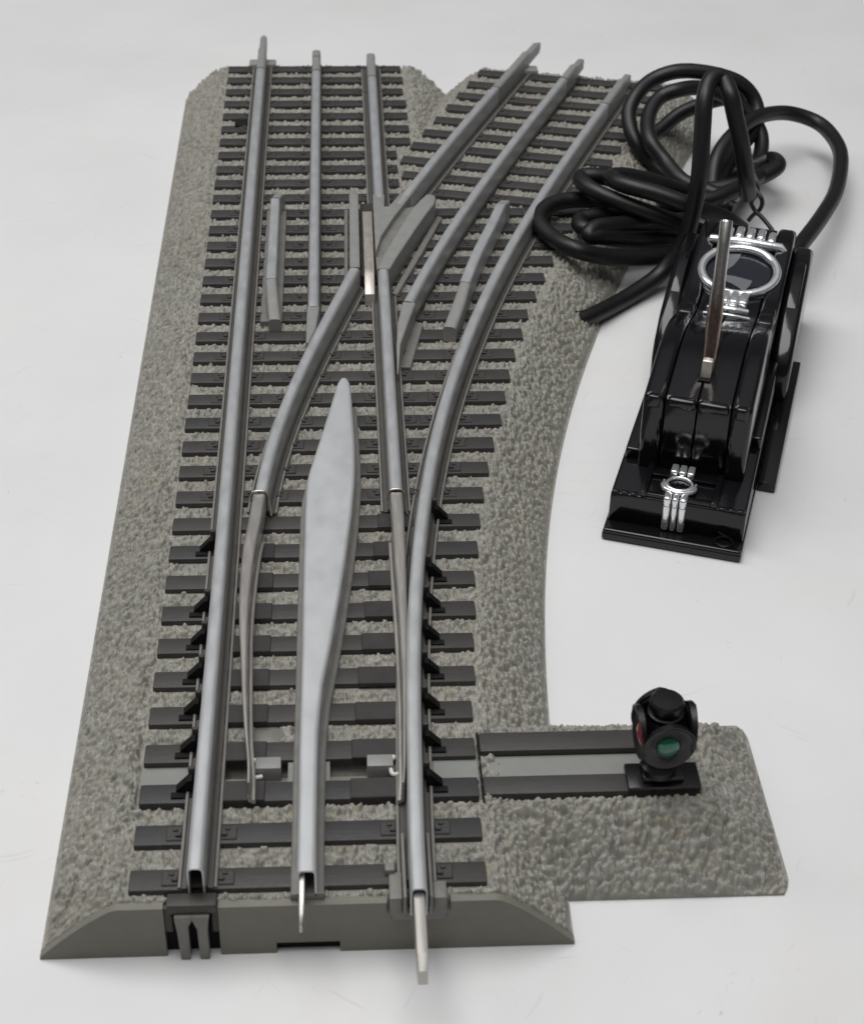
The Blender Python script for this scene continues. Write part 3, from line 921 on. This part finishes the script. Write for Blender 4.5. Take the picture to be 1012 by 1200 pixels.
for i, (ang, lc) in enumerate(((-90, 'green'), (180, 'red'), (0, 'red'), (90, 'green'))):
    R_ = HM @ Matrix.Translation((0, 0, 10.4)) @ Matrix.Rotation(math.radians(ang), 4, 'Z') @ Matrix.Rotation(math.radians(90), 4, 'Y')
    bm = bmesh.new()
    add_lathe(bm, [(2.0, 2.0), (2.1, 3.3), (4.1, 3.55), (4.35, 3.85), (4.15, 4.1), (2.1, 3.75), (1.75, 3.4)], 40, R_, cap=False)
    # hood that reaches forward over the disc
    if True:
        n = 22; ring_a, ring_b, ring_c, ring_d = [], [], [], []
        for k in range(n+1):
            th = math.radians(180-115+230*k/n)   # around the disc rim, open towards the bottom
            pk = (1-abs(2*k/n-1)); reach = 1.0*pk**.8; up = .95*pk**2
            for ring, rr, h in ((ring_a, 4.32+up, 3.75), (ring_b, 4.35+up, 3.85+reach), (ring_c, 4.15+up, 3.85+reach), (ring_d, 4.0, 3.8)):
                p = R_ @ Vector((rr*math.cos(th), rr*math.sin(th), h)); ring.append(bm.verts.new(p))
        for A_, B_ in ((ring_a, ring_b), (ring_b, ring_c), (ring_c, ring_d)):
            for k in range(n): bm.faces.new((A_[k], A_[k+1], B_[k+1], B_[k]))
    d_ = lobj('lamp_target', bm, 'black_satin')
    bm = bmesh.new()
    add_lathe(bm, [(1.85, 3.3), (1.85, 3.7), (1.6, 3.95), (1.0, 4.2), (.3, 4.3)], 28, R_)
    lobj('lens', bm, lc, ('green' if lc == 'green' else 'red')+' glass lens', d_)

# =============================================================== controller
CA = math.radians(-18.5)
ctl = empty('switch_controller', (60.3, 107.5, 0), CA)
ctl['label'] = 'glossy black lever controller with chrome trim and a coiled black cable'
ctl['category'] = 'controller'
def cobj(name, bm, mat, lab=None, parent=None, angle=40):
    return obj(name, bm, mat, parent or ctl, lab, angle)

# base plate with a rounded front lip, deck and side flange
bm = bmesh.new()
add_box(bm, 0, 29.2, 0, 106, 0.1, 2.1, bev=.5, seg=3)
add_box(bm, .1, 29.1, 0.15, 1.5, 1.0, 2.7, bev=.5, seg=3)
cobj('base_plate', bm, 'gloss')
cobj('side_flange', box(29.3, 33.2, 27.5, 82, .1, 2.6, bev=.3), 'gloss')
deckp = [(0.4, 1.8), (0.5, 9.0), (.9, 9.3), (28.4, 9.3), (28.8, 9.0), (28.9, 1.8)]
bm = prism(deckp, 4.6, 92, 'y', bev=.35)
cobj('deck', bm, 'gloss')
# raised frame lines on the deck
bm = bmesh.new()
def frame_bar(x0, x1, y0, y1, z=9.75): add_box(bm, x0, x1, y0, y1, 9.1, z, bev=.2, seg=2)
frame_bar(6.6, 7.9, 4.9, 15.9, 10.5); frame_bar(21.3, 22.6, 4.9, 15.9, 10.5); frame_bar(7.9, 21.3, 5.0, 6.2, 10.2); frame_bar(7.9, 21.3, 12.4, 13.8, 10.3)
for x_ in (.8, 2.7, 4.6, 23.2, 25.1, 27.0): frame_bar(x_, x_+1.5, 4.7, 5.6, 9.7)
cobj('deck_frame', bm, 'gloss')
cobj('screw_recess', (lambda b: (add_lathe(b, [(2.0, 2.85), (2.0, 3.1), (1.7, 3.15), (1.55, 2.95)], 28, Matrix.Translation((25.2, 2.7, 0)), cap=False), b)[1])(bmesh.new()), 'gloss')

# housing: a slab profile (v, z)
def housing_profile(dz=0.0, front=0.0):
    top = [(16.2+front, 9.2), (16.2+front, 25.2), (16.45+front, 26.2+dz), (17.1+front, 26.75+dz), (17.5+front, 26.82+dz), (24, 27.75+dz), (30, 28.6+dz), (36, 29.0+dz), (42, 28.7+dz), (48, 27.4+dz), (54, 25.4+dz), (60, 23.4+dz), (66, 22.2+dz),
           (74, 22.3+dz), (84, 23.8+dz), (94, 25.6+dz), (101, 26.2+dz), (105, 25.2+dz), (107.5, 22), (108, 18), (108, 3)]
    return [tuple(p) for p in top]+[(60, 3.2)]
def slab(name, u0, u1, dz=0., front=0., bev=.5, par=None):
    bm = prism(housing_profile(dz, front)[:-1]+[(20, 3.2)], u0, u1, 'x')
    es = [e for e in bm.edges if abs(e.verts[0].co.x-e.verts[1].co.x) < 1e-4]
    bmesh.ops.bevel(bm, geom=es, offset=bev, segments=3, profile=.5, affect='EDGES')
    return cobj(name, bm, 'gloss', parent=par, angle=32)
slab('housing_cheek', 3.9, 8.3, .6, -.3, 1.1)
slab('housing_cheek', 22.3, 26.7, .6, -.3, 1.1)
slab('housing_half', 8.45, 15.05, 0, .5, .3)
slab('housing_half', 15.2, 22.15, 0, .5, .3)
# stepped lips under the top edge at the front
for a, b in ((4.9, 7.4), (23.2, 25.7)):
    cobj('front_lip', box(a, b, 15.3, 17.4, 24.5, 27.4, bev=.5, seg=3), 'gloss')
cobj('front_lip', box(8.9, 14.95, 15.95, 18.2, 24.6, 26.95, bev=.85, seg=3), 'gloss')
cobj('front_lip', box(15.25, 21.8, 15.95, 18.2, 24.6, 26.95, bev=.85, seg=3), 'gloss')
# dark sheet on the housing, in place of the shade inside the lever slot
slotm = prism([(14.2, 23.0), (16.8, 23.0), (16.8, 44.0), (14.2, 44.0)], 20, 29.45, 'z')
slot = [(23.5, 27.95), (30, 28.78), (36, 29.28), (42, 28.88), (43.5, 28.4)]
bm = bmesh.new()
A_ = [bm.verts.new((14.0, v_, z_)) for v_, z_ in slot]; B_ = [bm.verts.new((16.6, v_, z_)) for v_, z_ in slot]
for k in range(len(slot)-1): bm.faces.new((A_[k], B_[k], B_[k+1], A_[k+1]))
slotm.free()
cobj('slot_shade', bm, 'hole_shade')
# shoulders at the back
sh = [(62, 9), (64, 13), (70, 17.5), (80, 20.6), (92, 22.2), (103, 22.4), (106, 21), (107, 17), (107, 3), (62, 3)]
for u0, u1 in ((-.8, 3.8), (26.7, 31.6)):
    bm = prism(sh, u0, u1, 'x')
    es = [e for e in bm.edges if abs(e.verts[0].co.x-e.verts[1].co.x) < 1e-4]
    bmesh.ops.bevel(bm, geom=es, offset=1.5, segments=6, profile=.5, affect='EDGES')
    o = cobj('shoulder', bm, 'gloss', angle=35)
for (v0_, v1_, z_) in ((58, 62.5, 25.2), (63.5, 68, 24.0)):
    for (a_, b_) in ((4.6, 8.0), (22.6, 26.2)):
        cobj('moulded_step', box(a_, b_, v0_, v1_, 20, z_-.4, bev=.6, seg=3), 'gloss')
for (a_, b_) in ((27.6, 30.6), (.2, 3.0)):
    cobj('side_bulge', prism([(74, 17.4), (78, 20.6), (84, 22.4), (90, 23.1), (94, 22.8), (95, 21.6)], a_, b_, 'x', bev=.5, seg=3), 'gloss')
# side ribs beside the housing
cobj('side_step', box(26.4, 28.7, 30, 64, 9.0, 12.0, bev=.5, seg=3), 'gloss')
cobj('side_step', box(1.0, 4.2, 18, 64, 9.0, 12.0, bev=.5, seg=3), 'gloss')

# chrome ring on its tilted seat
tilt = math.radians(10.5)
RC = Matrix.Translation((15.6, 82.3, 24.0)) @ Matrix.Rotation(tilt, 4, 'X')
bm = bmesh.new(); seg, sg2 = 64, 14
rr = []
for i in range(seg):
    a = 2*PI*i/seg
    rr.append([bm.verts.new(RC @ Vector(((8.9+1.02*math.cos(2*PI*j/sg2))*math.cos(a), (8.9+1.02*math.cos(2*PI*j/sg2))*math.sin(a), .5+1.0*math.sin(2*PI*j/sg2)))) for j in range(sg2)])
for i in range(seg):
    for j in range(sg2):
        bm.faces.new((rr[i][j], rr[(i+1) % seg][j], rr[(i+1) % seg][(j+1) % sg2], rr[i][(j+1) % sg2]))
ring = cobj('chrome_ring', bm, 'chrome', angle=80)
bm = bmesh.new(); add_lathe(bm, [(10.6, -1.6), (10.4, -.2), (9.6, .1), (8.6, 0.05), (8.2, -.3), (.05, -.32)], 56, RC)
dial = cobj('dial', bm, 'dial', angle=40)
# grey two-part mark on the dial
def flat_mark(poly, z=-.2, h=.08):
    bm = prism(poly, z-h, z, 'z'); bmesh.ops.transform(bm, matrix=RC, verts=bm.verts); return bm
mk = [(-3.6, 6.9), (-.6, 7.6), (-.9, 5.2), (-1.8, 2.6), (-3.2, .4), (-4.6, -1.2), (-5.2, -1.4), (-4.9, 1.2), (-4.4, 3.6)]
mk2 = [(-4.6, -1.9), (-3.0, -1.3), (-.6, -1.4), (3.4, -2.2), (3.1, -4.2), (2.0, -6.8), (.9, -5.6), (-1.2, -4.2), (-3.4, -3.4), (-5.2, -3.6)]
cobj('dial_mark', flat_mark(mk), 'dial_grey', parent=dial); cobj('dial_mark', flat_mark(mk2), 'dial_grey', parent=dial)

# chrome clasp below the ring
bm = bmesh.new()
for k in range(3): add_box(bm, 13.0+k*2.15, 15.05+k*2.15, 67.0, 72.4, 21.4, 24.4, bev=.55, seg=3)
cobj('chrome_clasp', bm, 'chrome')
bm = bmesh.new()
add_tube(bm, catmull([(10.8, 66.2, 22.3), (13.5, 65.2, 23.0), (16.5, 65.0, 23.2), (19.8, 65.8, 22.6)], 6), .75, 10)
add_tube(bm, catmull([(10.2, 61.6, 23.2), (13.5, 60.8, 23.9), (16.8, 60.8, 23.9), (20.6, 61.6, 23.2)], 6), .45, 10)
add_box(bm, 14.4, 17.2, 64.4, 69.0, 22.2, 23.6, bev=.5, seg=2)
cobj('chrome_collar', bm, 'chrome')
# chrome bar with knobs behind the ring
bm = bmesh.new()
add_tube(bm, [(6.2, 93.4, 25.4), (7.0, 93.6, 26.2), (15, 93.9, 26.4), (24.0, 93.6, 26.2), (25.6, 93.0, 25.4)], [.5, 1.15, 1.25, 1.15, .4], 14)
for k in range(5):
    add_box(bm, 10.0+k*2.6, 12.0+k*2.6, 94.2, 99.5, 25.0, 28.0-(.5 if k in (0, 4) else 0), bev=.75, seg=3)
add_box(bm, 12.2, 19.0, 92.4, 94.8, 25.8, 27.2, bev=.4)
cobj('chrome_bar', bm, 'chrome')
# chrome emblem at the front
bm = bmesh.new()
for k, w_ in enumerate((1.45, 1.15, 1.45)):
    x = 14.1+(k-1)*1.65-w_/2
    add_box(bm, x, x+w_, 3.7, 6.0, 2.5, 9.9, bev=.4, seg=3)
    add_box(bm, x-.05, x+w_+.05, 3.5, 6.8, 8.2, 10.8, bev=.55, seg=3)
    add_box(bm, 14.1+(k-1)*1.75-.75, 14.1+(k-1)*1.75+.75, 12.7, 15.9, 9.6, 11.5, bev=.4, seg=3)
emb = cobj('chrome_emblem', bm, 'chrome')
bm = bmesh.new(); rr = []
for i in range(48):
    a = 2*PI*i/48; rad_ = .55 if math.sin(a) > -.1 else .95
    rr.append([bm.verts.new(Vector((14.1+(2.75+rad_*.6*math.cos(2*PI*j/10))*math.cos(a), 9.6+(2.75+rad_*.6*math.cos(2*PI*j/10))*math.sin(a), 10.2+rad_*math.sin(2*PI*j/10)))) for j in range(10)])
for i in range(48):
    for j in range(10):
        bm.faces.new((rr[i][j], rr[(i+1) % 48][j], rr[(i+1) % 48][(j+1) % 10], rr[i][(j+1) % 10]))
add_tube(bm, catmull([(10.7, 10.6, 10.4), (11.2, 7.6, 10.5), (14.1, 6.2, 10.6), (17.0, 7.6, 10.5), (17.5, 10.6, 10.4)], 6), [.25]*3+[.6]*19+[.25]*3, 10)
cobj('emblem_ring', bm, 'chrome', parent=emb, angle=80)
bm = bmesh.new(); add_lathe(bm, [(2.4, 9.6), (2.3, 10.0), (1.6, 10.3), (.05, 10.45)], 28, Matrix.Translation((14.1, 9.6, 0)))
cobj('emblem_jewel', bm, 'gloss', parent=emb)

# lever
lv = [(15.5, 26.0, 25.0), (15.4, 29.0, 31.0), (15.3, 35.5, 44.5), (15.3, 42.5, 59.5)]
bm = bmesh.new()
p0, p1 = np.array((15.6, 26.6, 27.0)), np.array((14.3, 41.5, 56.5))
pts = [p0+(p1-p0)*t for t in (0, .12, .35, .5, .56, .62, .8, .985, 1.0)]
add_tube(bm, pts, [1.3, 1.55, 1.65, 1.6, 1.5, 1.38, 1.35, 1.35, 1.15], 20)
lever = cobj('lever', bm, 'lever', 'tall thin metal lever, a brown reflection painted on near the slot', angle=50)
bm = prism([(24.6, 27.5), (27.2, 27.9), (27.0, 31.8), (25.6, 31.6)], 14.3, 16.5, 'x', bev=.25)
cobj('lever_foot', bm, 'nickel_bright', parent=lever)

# =============================================================== cable (world millimetres -> controller frame)
W2C = (Matrix.Translation((60.3, 107.5, 0)) @ Matrix.Rotation(CA, 4, 'Z')).inverted()
def wc(pts): return [tuple(W2C @ Vector(p)) for p in pts]
strands = CABLES = {
'tall': [(65.0, 194.4, 4), (68.7, 196.5, 3.5), (79.7, 207.8, 2.6), (89.3, 215.6, 5), (94.7, 217.3, 12), (96.8, 217.6, 22), (97.4, 217.8, 32), (97.7, 221.5, 43), (98.0, 224.4, 49), (99.4, 228.1, 52), (101.7, 230.6, 53), (103.7, 230.3, 52), (104.9, 225.9, 49.5), (106.6, 224.4, 44), (108.8, 223.6, 37), (111.0, 224.2, 29), (113.5, 229.5, 21)],
'right': [(117.8, 212.1, 10), (122.6, 212.9, 12), (128.2, 221.5, 12), (137.4, 238.6, 11), (145.2, 255.7, 10), (151.8, 277.4, 10), (152.9, 292.0, 10), (149.7, 301.1, 11), (140.1, 300.5, 14), (127.8, 287.3, 18), (118.0, 273.9, 18), (112.9, 266.1, 15), (111.1, 260.1, 10), (111.3, 254.8, 6)],
'loopA': [(116.1, 252.0, 6), (108.5, 257.1, 7), (101.5, 266.3, 8), (96.5, 274.6, 10), (91.4, 278.2, 15), (90.1, 284.8, 20), (92.6, 289.6, 24), (98.0, 294.3, 27), (105.8, 295.7, 29), (115.5, 296.2, 28), (124.0, 296.5, 25), (128.9, 295.1, 20), (129.0, 290.0, 15), (123.5, 282.7, 11), (117.5, 273.6, 9), (113.9, 264.4, 8), (110.6, 254.8, 6)],
'loopB': [(113.0, 250.7, 10), (107.5, 254.1, 11), (102.1, 257.6, 12), (98.4, 265.7, 14), (94.5, 271.3, 18), (95.0, 280.5, 21), (99.0, 287.6, 24), (104.7, 288.9, 26), (112.2, 292.7, 25), (120.5, 293.5, 22), (125.8, 292.3, 18), (130.0, 288.4, 13), (129.0, 281.2, 9), (123.0, 269.2, 7), (115.1, 259.1, 6)],
'loopC': [(93.7, 276.2, 8), (99.0, 294.2, 8), (103.9, 300.2, 10), (109.9, 303.9, 13), (118.8, 305.1, 16), (125.6, 299.1, 20)],
'S5': [(85.3, 234.3, 14), (79.6, 235.4, 16), (73.0, 237.6, 16), (66.5, 237.2, 16), (61.1, 233.2, 16), (58.4, 226.6, 15.5), (60.7, 218.7, 15), (66.6, 210.5, 15), (75.7, 214.3, 11), (87.1, 219.9, 8), (97.0, 225.1, 7), (105.1, 231.4, 6)],
'S1': [(92.3, 243.7, 16), (82.2, 240.0, 20), (75.1, 239.5, 22), (70.4, 238.5, 22), (71.9, 232.2, 22), (76.8, 228.0, 21), (87.6, 225.0, 18), (98.1, 225.0, 14), (108.3, 225.4, 9)],
'S2': [(100.0, 246.7, 14), (92.1, 243.6, 18), (83.1, 239.4, 22), (77.9, 234.6, 24), (80.0, 227.7, 25), (88.5, 224.0, 24), (98.4, 222.1, 21), (107.5, 225.7, 16), (113.0, 229.8, 11)],
'S3': [(99.8, 241.2, 7), (84.0, 233.3, 14), (74.1, 228.3, 16), (69.2, 225.4, 16), (69.5, 220.5, 16), (75.4, 220.4, 15), (88.4, 230.2, 11), (100.4, 238.1, 7)],
'S6': [(99.1, 235.5, 4), (82.9, 223.9, 11), (73.9, 218.0, 15), (70.4, 216.5, 16), (72.8, 219.3, 17), (82.7, 225.2, 15), (98.3, 235.1, 11)],
'S7': [(80.9, 240.5, 8), (90.0, 239.4, 9), (99.5, 241.3, 10), (111.1, 242.2, 12)],
'R1': [(97.4, 256.4, 9), (109.2, 256.2, 10), (119.0, 257.8, 11), (127.1, 262.3, 12), (131.2, 267.9, 12), (131.1, 276.5, 10), (125.5, 275.7, 8), (118.0, 274.4, 6), (104.1, 264.6, 4)],
'R2': [(92.1, 240.5, 13), (106.1, 241.3, 14), (114.3, 247.6, 14), (124.3, 260.6, 12), (130.1, 269.5, 10)],
'tie': [(114.6, 233.3, 26), (118.1, 241.1, 20), (120.3, 244.8, 16), (120.5, 248.0, 12), (119.6, 247.9, 10), (120.6, 247.2, 8), (122.2, 245.0, 7), (123.5, 242.8, 6), (124.6, 240.7, 5)],
'tie2': [(112.6, 230.2, 26), (116.5, 237.9, 20), (121.0, 247.4, 13), (122.7, 248.4, 10), (122.2, 247.7, 8), (120.6, 248.2, 6), (119.8, 249.1, 4)],
}
for nm, pts in strands.items():
    thin = nm.startswith('tie')
    r = .62 if thin else 2.2
    bm = tube(wc(pts), r, 10 if thin else 20, 10)
    cobj('tie_wire' if thin else 'cable', bm, 'wire' if thin else 'cable', 'thin twisted wire holding the coil' if thin else None, angle=70)
# =============================================================== tabletop
bm = bmesh.new(); add_box(bm, -900, 1000, -900, 1400, -20, 0, bev=2)
tt = obj('tabletop', bm, 'table')
tt['kind'] = 'structure'; tt['label'] = 'white scuffed tabletop under the track and the controller'

# =============================================================== light, world, camera
w = bpy.data.worlds.new('World'); scn.world = w; w.use_nodes = True
nt = w.node_tree; bg = nt.nodes['Background']
tc = nt.nodes.new('ShaderNodeTexCoord'); sx = nt.nodes.new('ShaderNodeSeparateXYZ')
nt.links.new(tc.outputs['Generated'], sx.inputs[0])
rp = nt.nodes.new('ShaderNodeValToRGB')
rp.color_ramp.elements[0].position = .76; rp.color_ramp.elements[0].color = (.10, .10, .105, 1)
rp.color_ramp.elements[1].position = 1.0; rp.color_ramp.elements[1].color = (.9, .91, .94, 1)
mr = nt.nodes.new('ShaderNodeMapRange'); mr.inputs['From Min'].default_value = -1
nt.links.new(sx.outputs['Z'], mr.inputs['Value']); nt.links.new(mr.outputs[0], rp.inputs['Fac'])
nt.links.new(rp.outputs['Color'], bg.inputs['Color'])
bg.inputs['Strength'].default_value = .62

def area(name, loc, target, size, power, col=(1, 1, 1), sy=None):
    l = bpy.data.lights.new(name, 'AREA'); l.energy = power; l.color = col
    l.shape = 'RECTANGLE'; l.size = size; l.size_y = sy or size
    o = bpy.data.objects.new(name, l); C.objects.link(o)
    o.location = loc
    d = Vector(target)-Vector(loc); o.rotation_euler = d.to_track_quat('-Z', 'Y').to_euler()
    return o
area('overhead_softbox', (-.10, .12, 1.0), (.03, .17, 0), 1.0, 9.3, (1, .992, .98), .62)
area('side_softbox', (-.75, .45, .8), (.02, .2, 0), .4, 1.6, (.97, .98, 1))

R3 = [[0.9986077, 0.016308, -0.0501673], [-0.0502559, 0.5831547, -0.8108051], [0.0160327, 0.8121974, 0.5831623]]
cam = bpy.data.cameras.new('camera'); co = bpy.data.objects.new('camera', cam); C.objects.link(co)
m4 = Matrix(R3).to_4x4(); m4.translation = Vector((0.006862, -0.179709, 0.214391))
co.matrix_world = m4
cam.sensor_fit = 'HORIZONTAL'; cam.sensor_width = 36; cam.lens = 71.478
cam.clip_start = .01; cam.clip_end = 20
cam.dof.use_dof = True; cam.dof.focus_distance = .355; cam.dof.aperture_fstop = 62
scn.camera = co
scn.render.engine = 'CYCLES'
scn.view_settings.view_transform = 'Standard'; scn.view_settings.look = 'None'
scn.view_settings.exposure = 0; scn.view_settings.gamma = 1
